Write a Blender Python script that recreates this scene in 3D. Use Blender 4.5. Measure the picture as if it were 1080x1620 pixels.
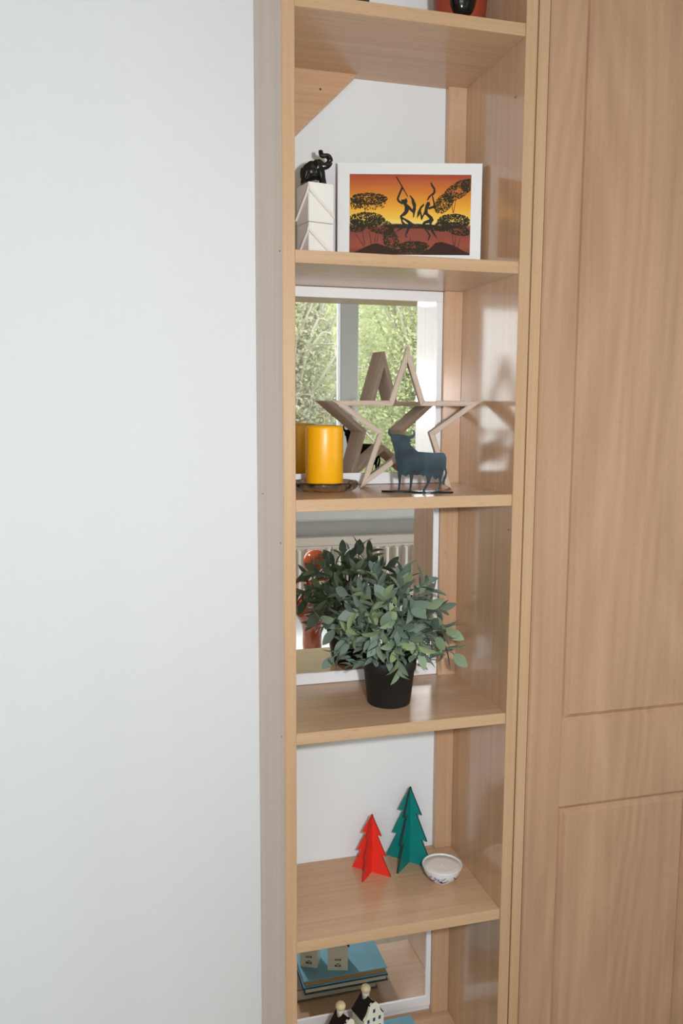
import bpy, bmesh, math, random
from mathutils import Vector, Matrix

# ------------------------------------------------------------------ reset
for o in list(bpy.data.objects):
    bpy.data.objects.remove(o, do_unlink=True)
scene = bpy.context.scene
COL = scene.collection
random.seed(7)

# ------------------------------------------------------------------ camera
CAM_POS = Vector((-0.2443, -1.1310, 1.4900))
YAW, PITCH, ROLL = 0.26749, -0.12367, 0.00403
FPX = 1326.04
fwd = Vector((math.sin(YAW) * math.cos(PITCH), math.cos(YAW) * math.cos(PITCH), math.sin(PITCH)))
r0 = Vector((math.cos(YAW), -math.sin(YAW), 0.0))
u0 = r0.cross(fwd)
cr, sr = math.cos(ROLL), math.sin(ROLL)
right = r0 * cr + u0 * sr
up = u0 * cr - r0 * sr
cam = bpy.data.cameras.new('camera')
cam.sensor_fit = 'VERTICAL'
cam.sensor_height = 22.3
cam.sensor_width = 22.3
cam.lens = FPX / 1620.0 * 22.3
cam.clip_start = 0.02
cam_ob = bpy.data.objects.new('camera', cam)
COL.objects.link(cam_ob)
rot = Matrix((right, up, -fwd)).transposed()
cam_ob.matrix_world = Matrix.Translation(CAM_POS) @ rot.to_4x4()
scene.camera = cam_ob

# ------------------------------------------------------------------ world: bright overcast sky
world = bpy.data.worlds.new('overcast_sky')
scene.world = world
world.use_nodes = True
wn = world.node_tree.nodes
wn['Background'].inputs['Color'].default_value = (0.91, 0.95, 1.0, 1)
wn['Background'].inputs['Strength'].default_value = 5.0

# ------------------------------------------------------------------ lights: the camera's flash, portals in the window and in the added side window
FLASH_POS = CAM_POS + right * 0.125 + up * 0.05 + fwd * 0.02
fl = bpy.data.lights.new('camera_flash', 'SPOT')
fl.energy = 40.0
fl.color = (0.975, 0.975, 1.0)
fl.shadow_soft_size = 0.022
fl.spot_size = math.radians(165)
fl.spot_blend = 0.35
fl_ob = bpy.data.objects.new('camera_flash', fl)
COL.objects.link(fl_ob)
fl_ob.matrix_world = Matrix.Translation(FLASH_POS) @ rot.to_4x4()

WIN_Y = -2.10
WX0, WX1, WZ0, WZ1 = -1.45, 1.80, 1.06, 2.06
RX0, RX1 = -2.40, 2.00
SY0, SY1, SZ0, SZ1 = -2.00, -0.70, 0.12, 2.10      # side window added in the right wall, out of view, as fill light
def portal(loc, rot_, sx, sy):
    po = bpy.data.lights.new('window_portal', 'AREA')
    po.shape = 'RECTANGLE'
    po.size = sx
    po.size_y = sy
    po.cycles.is_portal = True
    po_ob = bpy.data.objects.new('window_portal', po)
    COL.objects.link(po_ob)
    po_ob.location = loc
    po_ob.rotation_euler = rot_
portal(((WX0 + WX1) / 2, WIN_Y - 0.16, (WZ0 + WZ1) / 2), (math.radians(90), 0, 0), WX1 - WX0, WZ1 - WZ0)
portal((RX1 + 0.16, (SY0 + SY1) / 2, (SZ0 + SZ1) / 2), (math.radians(90), 0, math.radians(90)), SY1 - SY0, SZ1 - SZ0)

# ------------------------------------------------------------------ exposure
scene.view_settings.view_transform = 'Standard'
scene.view_settings.look = 'None'
scene.view_settings.gamma = 1.0
scene.view_settings.use_curve_mapping = False
scene.view_settings.exposure = 0.0
scene.cycles.sample_clamp_indirect = 12.0

# ================================================================== helpers
def srgb(r, g, b):
    def f(c):
        c /= 255.0
        return c / 12.92 if c <= 0.04045 else ((c + 0.055) / 1.055) ** 2.4
    return (f(r), f(g), f(b), 1.0)

def new_mat(name):
    m = bpy.data.materials.new(name)
    m.use_nodes = True
    nt = m.node_tree
    return m, nt, nt.nodes['Principled BSDF']

def plain(name, col, rough=0.5, spec=0.5, metal=0.0, trans=0.0, var=0.05, scale=30.0, bump=0.0, sss=0.0, coat=0.0):
    m, nt, b = new_mat(name)
    tc = nt.nodes.new('ShaderNodeTexCoord')
    no = nt.nodes.new('ShaderNodeTexNoise')
    no.inputs['Scale'].default_value = scale
    no.inputs['Detail'].default_value = 4
    nt.links.new(tc.outputs['Object'], no.inputs['Vector'])
    mx = nt.nodes.new('ShaderNodeMix')
    mx.data_type = 'RGBA'
    mx.inputs['A'].default_value = tuple(c * (1 - var) for c in col[:3]) + (1,)
    mx.inputs['B'].default_value = tuple(min(1, c * (1 + var)) for c in col[:3]) + (1,)
    nt.links.new(no.outputs['Fac'], mx.inputs['Factor'])
    nt.links.new(mx.outputs['Result'], b.inputs['Base Color'])
    b.inputs['Roughness'].default_value = rough
    b.inputs['Specular IOR Level'].default_value = spec
    b.inputs['Metallic'].default_value = metal
    b.inputs['Transmission Weight'].default_value = trans
    b.inputs['Coat Weight'].default_value = coat
    if sss:
        b.inputs['Subsurface Weight'].default_value = sss
        b.inputs['Subsurface Radius'].default_value = (0.01, 0.005, 0.002)
    if bump:
        bp = nt.nodes.new('ShaderNodeBump')
        bp.inputs['Strength'].default_value = bump
        bp.inputs['Distance'].default_value = 0.001
        nt.links.new(no.outputs['Fac'], bp.inputs['Height'])
        nt.links.new(bp.outputs['Normal'], b.inputs['Normal'])
    return m

def wood(name, light, dark, grain='Z', rough=0.28, spec=0.5, fine=150.0, stretch=0.02, rings=0.0, offset=(0, 0, 0), fleck=0.25):
    m, nt, b = new_mat(name)
    N, L = nt.nodes, nt.links
    tc = N.new('ShaderNodeTexCoord')
    mp = N.new('ShaderNodeMapping')
    s = [1.0, 1.0, 1.0]
    s['XYZ'.index(grain)] = stretch
    mp.inputs['Scale'].default_value = s
    mp.inputs['Location'].default_value = offset
    L.new(tc.outputs['Object'], mp.inputs['Vector'])
    n1 = N.new('ShaderNodeTexNoise')
    n1.inputs['Scale'].default_value = fine
    n1.inputs['Detail'].default_value = 5
    n1.inputs['Roughness'].default_value = 0.6
    L.new(mp.outputs['Vector'], n1.inputs['Vector'])
    n2 = N.new('ShaderNodeTexNoise')
    n2.inputs['Scale'].default_value = fine * 0.13
    n2.inputs['Detail'].default_value = 3
    L.new(mp.outputs['Vector'], n2.inputs['Vector'])
    ad = N.new('ShaderNodeMath'); ad.operation = 'ADD'
    L.new(n1.outputs['Fac'], ad.inputs[0]); L.new(n2.outputs['Fac'], ad.inputs[1])
    src = ad.outputs[0]
    lo, hi = 0.75, 1.25
    if rings:
        mp2 = N.new('ShaderNodeMapping')
        s2 = [1.0, 1.0, 1.0]; s2['XYZ'.index(grain)] = 0.10
        mp2.inputs['Scale'].default_value = s2
        L.new(tc.outputs['Object'], mp2.inputs['Vector'])
        n3 = N.new('ShaderNodeTexNoise')
        n3.inputs['Scale'].default_value = 7.0
        n3.inputs['Detail'].default_value = 1.0
        L.new(mp2.outputs['Vector'], n3.inputs['Vector'])
        mu = N.new('ShaderNodeMath'); mu.operation = 'MULTIPLY'; mu.inputs[1].default_value = 26.0
        L.new(n3.outputs['Fac'], mu.inputs[0])
        fr = N.new('ShaderNodeMath'); fr.operation = 'PINGPONG'; fr.inputs[1].default_value = 1.0
        L.new(mu.outputs[0], fr.inputs[0])
        m2 = N.new('ShaderNodeMath'); m2.operation = 'MULTIPLY'; m2.inputs[1].default_value = rings
        L.new(fr.outputs[0], m2.inputs[0])
        a2 = N.new('ShaderNodeMath'); a2.operation = 'ADD'
        L.new(src, a2.inputs[0]); L.new(m2.outputs[0], a2.inputs[1])
        src = a2.outputs[0]
        hi += rings
    mr = N.new('ShaderNodeMapRange')
    mr.inputs['From Min'].default_value = lo
    mr.inputs['From Max'].default_value = hi
    L.new(src, mr.inputs['Value'])
    mx = N.new('ShaderNodeMix'); mx.data_type = 'RGBA'
    mx.inputs['A'].default_value = dark
    mx.inputs['B'].default_value = light
    L.new(mr.outputs['Result'], mx.inputs['Factor'])
    out = mx.outputs['Result']
    if fleck:
        mp3 = N.new('ShaderNodeMapping')
        s3 = [1.0, 1.0, 1.0]; s3['XYZ'.index(grain)] = 0.12
        mp3.inputs['Scale'].default_value = s3
        L.new(tc.outputs['Object'], mp3.inputs['Vector'])
        n4 = N.new('ShaderNodeTexNoise')
        n4.inputs['Scale'].default_value = 700.0
        n4.inputs['Detail'].default_value = 1
        L.new(mp3.outputs['Vector'], n4.inputs['Vector'])
        mr2 = N.new('ShaderNodeMapRange')
        mr2.inputs['From Min'].default_value = 0.60
        mr2.inputs['From Max'].default_value = 0.72
        mr2.inputs['To Max'].default_value = fleck
        L.new(n4.outputs['Fac'], mr2.inputs['Value'])
        mx2 = N.new('ShaderNodeMix'); mx2.data_type = 'RGBA'
        mx2.inputs['B'].default_value = tuple(c * 0.6 for c in dark[:3]) + (1,)
        L.new(mr2.outputs['Result'], mx2.inputs['Factor'])
        L.new(out, mx2.inputs['A'])
        out = mx2.outputs['Result']
    L.new(out, b.inputs['Base Color'])
    b.inputs['Roughness'].default_value = rough
    b.inputs['Specular IOR Level'].default_value = spec
    bp = N.new('ShaderNodeBump')
    bp.inputs['Strength'].default_value = 0.05
    bp.inputs['Distance'].default_value = 0.0004
    L.new(n1.outputs['Fac'], bp.inputs['Height'])
    L.new(bp.outputs['Normal'], b.inputs['Normal'])
    return m

def tag(o, label=None, cat=None, group=None, kind=None):
    if label: o['label'] = label
    if cat: o['category'] = cat
    if group: o['group'] = group
    if kind: o['kind'] = kind
    return o

def empty(name, loc=(0, 0, 0), rz=0.0, **kw):
    o = bpy.data.objects.new(name, None)
    o.empty_display_size = 0.05
    COL.objects.link(o)
    o.location = loc
    o.rotation_euler = (0, 0, rz)
    return tag(o, **kw)

def link(name, me, mat, parent=None, loc=None, smooth=False, **kw):
    o = bpy.data.objects.new(name, me)
    COL.objects.link(o)
    mats = mat if isinstance(mat, (list, tuple)) else [mat]
    if not me.materials:
        for m in mats:
            me.materials.append(m)
    if parent: o.parent = parent
    if loc: o.location = loc
    if smooth:
        for p in me.polygons: p.use_smooth = True
    return tag(o, **kw)

def mesh_py(name, V, F, midx=None):
    me = bpy.data.meshes.new(name)
    me.from_pydata([tuple(v) for v in V], [], F)
    if midx:
        for p, i in zip(me.polygons, midx): p.material_index = i
    me.update()
    return me

def bm_mesh(name, bm, recalc=True):
    if recalc:
        bmesh.ops.recalc_face_normals(bm, faces=bm.faces)
    me = bpy.data.meshes.new(name)
    bm.to_mesh(me); bm.free()
    return me

def add_box(bm, x0, x1, y0, y1, z0, z1, M=None):
    vs = [bm.verts.new((x, y, z)) for z in (z0, z1) for y in (y0, y1) for x in (x0, x1)]
    for f in ((0, 1, 3, 2), (4, 6, 7, 5), (0, 4, 5, 1), (2, 3, 7, 6), (0, 2, 6, 4), (1, 5, 7, 3)):
        bm.faces.new([vs[i] for i in f])
    if M is not None:
        for v in vs: v.co = M @ v.co
    return vs

def box(name, x0, x1, y0, y1, z0, z1, mat, parent=None, bev=0.0, **kw):
    bm = bmesh.new()
    add_box(bm, x0, x1, y0, y1, z0, z1)
    if bev:
        bmesh.ops.bevel(bm, geom=bm.edges[:], offset=bev, segments=2, affect='EDGES', profile=0.5)
    return link(name, bm_mesh(name, bm), mat, parent, **kw)

def add_prism(bm, pts, t0, t1, plane='XZ', M=None, side_mat=0):
    """extrude a 2D outline (u,v) between t0 and t1; plane XZ: u->x, v->z, t->y"""
    def P(u, v, t):
        c = Vector((u, t, v)) if plane == 'XZ' else Vector((u, v, t)) if plane == 'XY' else Vector((t, u, v))
        return M @ c if M is not None else c
    a = [bm.verts.new(P(u, v, t0)) for u, v in pts]
    b = [bm.verts.new(P(u, v, t1)) for u, v in pts]
    bm.faces.new(a); bm.faces.new(b[::-1])
    n = len(pts)
    for i in range(n):
        f = bm.faces.new((a[i], b[i], b[(i + 1) % n], a[(i + 1) % n]))
        f.material_index = side_mat

def prism(name, pts, t0, t1, mat, parent=None, plane='XZ', M=None, side_mat=0, **kw):
    bm = bmesh.new()
    add_prism(bm, pts, t0, t1, plane, M, side_mat)
    return link(name, bm_mesh(name, bm), mat, parent, **kw)

def add_lathe(bm, prof, n=40, cx=0.0, cy=0.0, mod=None):
    rings = []
    for r, z in prof:
        if r < 1e-6:
            rings.append([bm.verts.new((cx, cy, z))])
        else:
            ring = []
            for i in range(n):
                a = 2 * math.pi * i / n
                rr = r * (mod(a, r, z) if mod else 1.0)
                ring.append(bm.verts.new((cx + rr * math.cos(a), cy + rr * math.sin(a), z)))
            rings.append(ring)
    for A, B in zip(rings, rings[1:]):
        for i in range(n):
            j = (i + 1) % n
            if len(A) == 1 and len(B) == 1: continue
            if len(A) == 1: bm.faces.new((A[0], B[i], B[j]))
            elif len(B) == 1: bm.faces.new((A[i], A[j], B[0]))
            else: bm.faces.new((A[i], A[j], B[j], B[i]))

def lathe(name, prof, mat, parent=None, n=40, cx=0.0, cy=0.0, mod=None, smooth=True, **kw):
    bm = bmesh.new()
    add_lathe(bm, prof, n, cx, cy, mod)
    return link(name, bm_mesh(name, bm), mat, parent, smooth=smooth, **kw)

def add_tube(bm, pts, rad, n=8, caps=True):
    pts = [Vector(p) for p in pts]
    rads = rad if isinstance(rad, (list, tuple)) else [rad] * len(pts)
    rings = []
    ref = Vector((0.13, 0.27, 0.95))
    for i, p in enumerate(pts):
        d = (pts[min(i + 1, len(pts) - 1)] - pts[max(i - 1, 0)]).normalized()
        if abs(d.dot(ref)) > 0.95: ref = Vector((1, 0.1, 0))
        x = d.cross(ref).normalized(); y = d.cross(x).normalized()
        ref = -(x.cross(d)) if False else ref
        rings.append([bm.verts.new(p + (x * math.cos(2 * math.pi * k / n) + y * math.sin(2 * math.pi * k / n)) * rads[i]) for k in range(n)])
    for A, B in zip(rings, rings[1:]):
        for k in range(n):
            bm.faces.new((A[k], A[(k + 1) % n], B[(k + 1) % n], B[k]))
    if caps:
        bm.faces.new(rings[0][::-1]); bm.faces.new(rings[-1])

def add_ball(bm, c, r, seg=16, M=None):
    r3 = r if isinstance(r, (list, tuple)) else (r, r, r)
    mat = Matrix.Translation(Vector(c)) @ (M if M is not None else Matrix.Identity(4)) @ Matrix.Diagonal((r3[0], r3[1], r3[2], 1))
    bmesh.ops.create_uvsphere(bm, u_segments=seg, v_segments=max(6, seg // 2), radius=1.0, matrix=mat)

def smooth_path(pts, k=6):
    pts = [Vector(p) for p in pts]
    out = []
    P = [pts[0]] + pts + [pts[-1]]
    for i in range(1, len(P) - 2):
        for s in range(k):
            t = s / k
            a, b, c, d = P[i - 1], P[i], P[i + 1], P[i + 2]
            out.append(0.5 * ((2 * b) + (c - a) * t + (2 * a - 5 * b + 4 * c - d) * t * t + (3 * b - a - 3 * c + d) * t ** 3))
    out.append(pts[-1])
    return out

# ================================================================== dimensions
W = 0.33            # clear width of the shelf unit
TL = 0.0177         # board thickness
TS = 0.0172
D = 0.2149          # front edge to wall
Z1, Z2, Z3, Z4, Z5, Z6 = 2.0236, 1.7005, 1.3627, 1.0240, 0.7003, 0.3765
BW, BT = 0.0322, 0.0138
CEIL = 2.48

# ================================================================== materials
M_wall = plain('white_wall_paint', srgb(229, 233, 236), 0.75, 0.25, var=0.012, scale=60, bump=0.05)
M_wall_far = plain('pale_wall_paint', srgb(232, 230, 226), 0.8, 0.2, var=0.015, scale=40)
M_ceil = plain('ceiling_paint', srgb(236, 236, 234), 0.9, 0.1, var=0.01)
M_floor = wood('floor_boards', srgb(222, 208, 190), srgb(206, 190, 170), 'Y', 0.4, 0.4, 60, 0.05)
BL, BD = srgb(206, 170, 136), srgb(190, 152, 119)
M_beech_v = wood('beech_laminate_upright', BL, BD, 'Z', 0.15, 0.8)
M_beech_h = wood('beech_laminate_shelf', BL, BD, 'X', 0.22, 0.5)
M_beech_e = wood('beech_edge_band', srgb(190, 157, 124), srgb(178, 143, 109), 'Z', 0.42, 0.4)
M_beech_eh = wood('beech_edge_band_shelf', srgb(190, 157, 124), srgb(178, 143, 109), 'X', 0.42, 0.4)
M_door = wood('beech_vinyl_door', srgb(186, 149, 120), srgb(162, 126, 99), 'Z', 0.40, 0.4, 90, 0.03, rings=0.30)
M_white_frame = plain('white_frame_paint', srgb(236, 238, 240), 0.35, 0.4, var=0.01)
M_white_upvc = plain('white_window_plastic', srgb(232, 230, 226), 0.35, 0.4, var=0.01)
M_metal = plain('grey_metal', srgb(150, 150, 150), 0.3, 0.5, metal=1.0)
M_dark = plain('dark_hole', srgb(50, 36, 26), 0.7)

mm, nt, b = new_mat('mirror_silver')
b.inputs['Metallic'].default_value = 1.0
b.inputs['Roughness'].default_value = 0.0
tcn = nt.nodes.new('ShaderNodeTexNoise'); tcn.inputs['Scale'].default_value = 3.0
mxn = nt.nodes.new('ShaderNodeMix'); mxn.data_type = 'RGBA'
mxn.inputs['A'].default_value = (0.90, 0.915, 0.90, 1); mxn.inputs['B'].default_value = (0.915, 0.92, 0.91, 1)
nt.links.new(tcn.outputs['Fac'], mxn.inputs['Factor'])
nt.links.new(mxn.outputs['Result'], b.inputs['Base Color'])
M_mirror = mm

mg, nt, b = new_mat('window_glass')
for n in list(nt.nodes):
    if n.type != 'OUTPUT_MATERIAL': nt.nodes.remove(n)
tr = nt.nodes.new('ShaderNodeBsdfTransparent'); tr.inputs['Color'].default_value = (0.95, 0.97, 0.96, 1)
gl = nt.nodes.new('ShaderNodeBsdfGlossy'); gl.inputs['Roughness'].default_value = 0.02
fr = nt.nodes.new('ShaderNodeFresnel'); fr.inputs['IOR'].default_value = 1.45
mx = nt.nodes.new('ShaderNodeMixShader')
nt.links.new(fr.outputs[0], mx.inputs[0]); nt.links.new(tr.outputs[0], mx.inputs[1]); nt.links.new(gl.outputs[0], mx.inputs[2])
nt.links.new(mx.outputs[0], [n for n in nt.nodes if n.type == 'OUTPUT_MATERIAL'][0].inputs['Surface'])
M_glass = mg

# ================================================================== room shell
RY0 = WIN_Y
box('floor', RX0 - 0.12, RX1 + 0.25, RY0 - 0.25, D + 0.15, -0.06, 0.0, M_floor, kind='structure')
box('ceiling', RX0 - 0.12, RX1 + 0.25, RY0 - 0.25, D + 0.15, CEIL, CEIL + 0.08, M_ceil, kind='structure')
box('wall_back', RX0, RX1, D, D + 0.15, 0.0, CEIL, M_wall, kind='structure')
box('wall_left', RX0 - 0.12, RX0, RY0 - 0.25, D + 0.15, 0.0, CEIL, M_wall, kind='structure')
bm = bmesh.new()
add_box(bm, RX1, RX1 + 0.25, RY0 - 0.25, D + 0.15, 0.0, SZ0)
add_box(bm, RX1, RX1 + 0.25, RY0 - 0.25, D + 0.15, SZ1, CEIL)
add_box(bm, RX1, RX1 + 0.25, RY0 - 0.25, SY0, SZ0, SZ1)
add_box(bm, RX1, RX1 + 0.25, SY1, D + 0.15, SZ0, SZ1)
link('wall_right', bm_mesh('wall_right', bm), M_wall, kind='structure')
bm = bmesh.new()
WT = 0.25
add_box(bm, RX0, RX1, RY0 - WT, RY0, 0.0, WZ0)
add_box(bm, RX0, RX1, RY0 - WT, RY0, WZ1, CEIL)
add_box(bm, RX0, WX0, RY0 - WT, RY0, WZ0, WZ1)
add_box(bm, WX1, RX1, RY0 - WT, RY0, WZ0, WZ1)
link('wall_front', bm_mesh('wall_front', bm), M_wall_far, kind='structure')

win = empty('window_1', ((WX0 + WX1) / 2, WIN_Y - 0.10, WZ0), kind='structure')
hw, hh = (WX1 - WX0) / 2, WZ1 - WZ0
bm = bmesh.new()
add_box(bm, -hw, hw, -0.03, 0.03, 0.0, 0.06); add_box(bm, -hw, hw, -0.03, 0.03, hh - 0.06, hh)
add_box(bm, -hw, -hw + 0.06, -0.03, 0.03, 0.06, hh - 0.06); add_box(bm, hw - 0.06, hw, -0.03, 0.03, 0.06, hh - 0.06)
link('window_frame', bm_mesh('window_frame', bm), M_white_upvc, win)
cxw = (WX0 + WX1) / 2
mull = [(-0.19, -0.105), (0.765, 0.85)]
edges = [-hw + 0.06]
for a, c in mull:
    box('mullion', a - cxw, c - cxw, -0.03, 0.04, 0.06, hh - 0.06, M_white_upvc, win, bev=0.004)
    edges += [a - cxw, c - cxw]
edges.append(hw - 0.06)
for i in range(0, len(edges), 2):
    box('window_pane', edges[i], edges[i + 1], -0.006, 0.0, 0.06, hh - 0.06, M_glass, win)
bm = bmesh.new()
add_box(bm, -hw - 0.06, hw + 0.06, 0.10 - 0.20 + 0.06, 0.10 + 0.14, -0.06, -0.001)
bmesh.ops.bevel(bm, geom=bm.edges[:], offset=0.008, segments=2, affect='EDGES')
link('window_sill', bm_mesh('window_sill', bm), M_white_upvc, win)
box('handle', 0.85 - cxw - 0.035, 0.85 - cxw - 0.015, 0.035, 0.06, 0.35, 0.47, M_white_upvc, win, bev=0.004)

fill_win = empty('added_fill_window', (RX1 + 0.10, (SY0 + SY1) / 2, SZ0), kind='structure')  # invented side window, out of view, added to brighten the back of the room
h2, z2_ = (SY1 - SY0) / 2, SZ1 - SZ0
bm = bmesh.new()
add_box(bm, -0.03, 0.03, -h2, h2, 0, 0.06); add_box(bm, -0.03, 0.03, -h2, h2, z2_ - 0.06, z2_)
add_box(bm, -0.03, 0.03, -h2, -h2 + 0.06, 0.06, z2_ - 0.06); add_box(bm, -0.03, 0.03, h2 - 0.06, h2, 0.06, z2_ - 0.06)
link('window_frame', bm_mesh('window_frame', bm), M_white_upvc, fill_win)
box('window_pane', -0.006, 0.0, -h2 + 0.06, h2 - 0.06, 0.06, z2_ - 0.06, M_glass, fill_win)
box('window_sill', -0.16, -0.04, -h2 - 0.05, h2 + 0.05, -0.04, -0.001, M_white_upvc, fill_win, bev=0.006)

# ================================================================== garden outside
def leaf_paint(name, stops):
    m, nt, b = new_mat(name)
    tc = nt.nodes.new('ShaderNodeTexCoord'); no = nt.nodes.new('ShaderNodeTexNoise')
    no.inputs['Scale'].default_value = 2.6; no.inputs['Detail'].default_value = 6; no.inputs['Roughness'].default_value = 0.7
    nt.links.new(tc.outputs['Object'], no.inputs['Vector'])
    rp = nt.nodes.new('ShaderNodeValToRGB')
    els = rp.color_ramp.elements
    els[0].position, els[0].color = stops[0][0], srgb(*stops[0][1])
    els[1].position, els[1].color = stops[-1][0], srgb(*stops[-1][1])
    for p_, c_ in stops[1:-1]:
        e = els.new(p_); e.color = srgb(*c_)
    nt.links.new(no.outputs['Fac'], rp.inputs['Fac'])
    nt.links.new(rp.outputs['Color'], b.inputs['Base Color'])
    b.inputs['Roughness'].default_value = 0.8
    b.inputs['Specular IOR Level'].default_value = 0.2
    tl = nt.nodes.new('ShaderNodeBsdfTranslucent')
    nt.links.new(rp.outputs['Color'], tl.inputs['Color'])
    mx = nt.nodes.new('ShaderNodeMixShader'); mx.inputs[0].default_value = 0.45
    out = [n for n in nt.nodes if n.type == 'OUTPUT_MATERIAL'][0]
    nt.links.new(b.outputs[0], mx.inputs[1]); nt.links.new(tl.outputs[0], mx.inputs[2])
    nt.links.new(mx.outputs[0], out.inputs['Surface'])
    return m
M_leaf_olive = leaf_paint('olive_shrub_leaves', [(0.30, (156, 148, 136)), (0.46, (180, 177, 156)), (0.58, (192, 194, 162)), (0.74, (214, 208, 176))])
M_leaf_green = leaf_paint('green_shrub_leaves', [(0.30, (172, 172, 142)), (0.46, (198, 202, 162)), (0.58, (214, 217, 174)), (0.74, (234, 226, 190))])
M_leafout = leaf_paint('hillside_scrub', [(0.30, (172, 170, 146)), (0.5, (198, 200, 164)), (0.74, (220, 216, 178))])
M_twig = plain('grey_twigs', srgb(176, 166, 148), 0.8)
M_grass = plain('lawn_grass', srgb(140, 142, 118), 0.9, var=0.25, scale=12)
box('ground', -14, 16, -16, 6, -0.5, -0.3, M_grass, kind='structure')

V, F = [], []
nx_, nz_ = 26, 12
rh = random.Random(3)
for j in range(nz_ + 1):
    for i in range(nx_ + 1):
        t = j / nz_
        V.append((-0.9 + 14.0 * i / nx_ + 0.5 * t, -8.6 - 7.0 * t + rh.uniform(-.25, .25), -0.32 + 7.5 * t + rh.uniform(-.2, .2)))
for j in range(nz_):
    for i in range(nx_):
        k = j * (nx_ + 1) + i
        F.append((k, k + 1, k + nx_ + 2, k + nx_ + 1))
hill = link('hillside', mesh_py('hillside', V, F), M_leafout, smooth=True, kind='structure')
V, F = [], []
for i in range(60000):
    t = rh.uniform(0.08, 1.0)
    c = Vector((rh.uniform(-0.3, 7.5) + 0.5 * t, -8.6 - 7.0 * t + rh.uniform(-.1, .9), -0.2 + 7.5 * t + rh.uniform(-.2, .6)))
    L = rh.uniform(0.03, 0.07)
    d = Vector((rh.gauss(0, 1), rh.gauss(0, 1), rh.gauss(0, 0.8))).normalized()
    q = d.cross(Vector((rh.gauss(0, 1), rh.gauss(0, 1), rh.gauss(0, 1)))).normalized() * L * 0.5
    k = len(V)
    V += [c - d * L, c + q, c + d * L, c - q]
    F.append((k, k + 1, k + 2, k + 3))
link('scrub', mesh_py('scrub', V, F), M_leafout, hill, kind='stuff')

def shrub(name, cx, cy, rx, ry, h, nleaf, ntwig, label, lm):
    root = empty(name, (cx, cy, -0.3), label=label, cat='shrub', group='garden shrubs beyond the window')
    V, F = [], []
    for i in range(nleaf):
        while True:
            x, y, z = random.uniform(-1, 1), random.uniform(-1, 1), random.uniform(0, 1)
            q = x * x + y * y + (z * 0.98) ** 2
            if q < 1: break
        c = Vector((x * rx, y * ry, 0.1 + z * h))
        L = random.uniform(0.014, 0.032); wd = L * random.uniform(0.4, 0.6)
        d = Vector((random.gauss(0, 1), random.gauss(0, 1), random.gauss(0, 0.8))).normalized()
        s = d.cross(Vector((random.gauss(0, 1), random.gauss(0, 1), random.gauss(0, 1)))).normalized()
        k = len(V)
        V += [c - d * L, c + s * wd, c + d * L, c - s * wd]
        F.append((k, k + 1, k + 2, k + 3))
    link('foliage', mesh_py('foliage', V, F), lm, root, kind='stuff')
    bm = bmesh.new()
    for i in range(ntwig):
        a = random.uniform(0, 6.28); q = random.uniform(0.3, 0.97)
        ex = Vector((math.cos(a) * rx * q, math.sin(a) * ry * q, 0.1 + h * random.uniform(0.45, 0.98) * math.sqrt(max(0.05, 1 - q * q * 0.8))))
        mid = ex * 0.5 + Vector((random.uniform(-.2, .2), random.uniform(-.2, .2), random.uniform(0, .3)))
        base = Vector((random.uniform(-.3, .3) * rx, random.uniform(-.3, .3) * ry, 0))
        add_tube(bm, smooth_path([base, mid, ex, ex + Vector((random.uniform(-.2, .2), random.uniform(-.2, .2), .1))], 3), [0.02 - 0.0014 * j for j in range(10)], 5)
    link('branches', bm_mesh('branches', bm), M_twig, root, kind='stuff')

shrub('garden_shrub', 0.78, -6.4, 1.20, 1.0, 4.6, 80000, 330, 'tall twiggy olive-grey shrub in the garden, left of the mullion in the upper mirror', M_leaf_olive)
shrub('garden_shrub', 3.22, -6.6, 1.24, 1.0, 4.8, 80000, 90, 'tall yellow-green shrub in the garden, right of the mullion in the upper mirror', M_leaf_green)
shrub('garden_shrub', 2.9, -4.7, 1.1, 0.5, 1.7, 26000, 30, 'low bright green shrub in front of the taller garden shrubs', M_leaf_green)

# ================================================================== shelf unit
unit = empty('shelf_unit', (0, 0, 0), label='tall narrow open beech-effect shelf unit standing against the white wall', cat='shelf unit')
TOPZ = 2.40

def board(name, x0, x1, y0, y1, z0, z1, face_mat, edge_mat, parent, **kw):
    """board whose front (-Y) face carries edge banding"""
    bm = bmesh.new()
    add_box(bm, x0, x1, y0, y1, z0, z1)
    bmesh.ops.bevel(bm, geom=bm.edges[:], offset=0.0006, segments=1, affect='EDGES')
    bmesh.ops.recalc_face_normals(bm, faces=bm.faces)
    for f in bm.faces:
        if f.normal.y < -0.5: f.material_index = 1
    return link(name, bm_mesh(name, bm), [face_mat, edge_mat], parent, **kw)

board('side_panel', -TL, 0, 0, D, 0, TOPZ, M_beech_v, M_beech_e, unit)
board('side_panel', W, W + TL, 0, D, 0, TOPZ, M_beech_v, M_beech_e, unit)
for z in (TOPZ - 0.0, Z1, Z2, Z3, Z4, Z5, Z6, 0.09):
    board('shelf', 0, W, 0.002, D, z - TS, z, M_beech_h, M_beech_eh, unit)
board('plinth', 0, W, 0.03, 0.048, 0, 0.09 - TS, M_beech_h, M_beech_eh, unit)
lev = [0.09, Z6, Z5, Z4, Z3, Z2, Z1, TOPZ]
for a, c in zip(lev, lev[1:]):
    board('batten', W - BW, W, D - BT, D, a, c - TS, M_beech_v, M_beech_v, unit)
g = prism('corner_brace', [(0.0, Z1 - TS), (0.1425, Z1 - TS), (0.0, Z1 - TS - 0.1425)], D - 0.018, D, wood('beech_brace', BL, BD, 'X', 0.3), unit)
lathe('screw_hole', [(0.0, 0), (0.0016, 0), (0.0016, 0.0004), (0, 0.0004)], M_dark, g, n=12)
h = g.children[0]; h.rotation_euler = (math.radians(90), 0, 0); h.location = (0.083, D - 0.018, 1.979)
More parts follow.
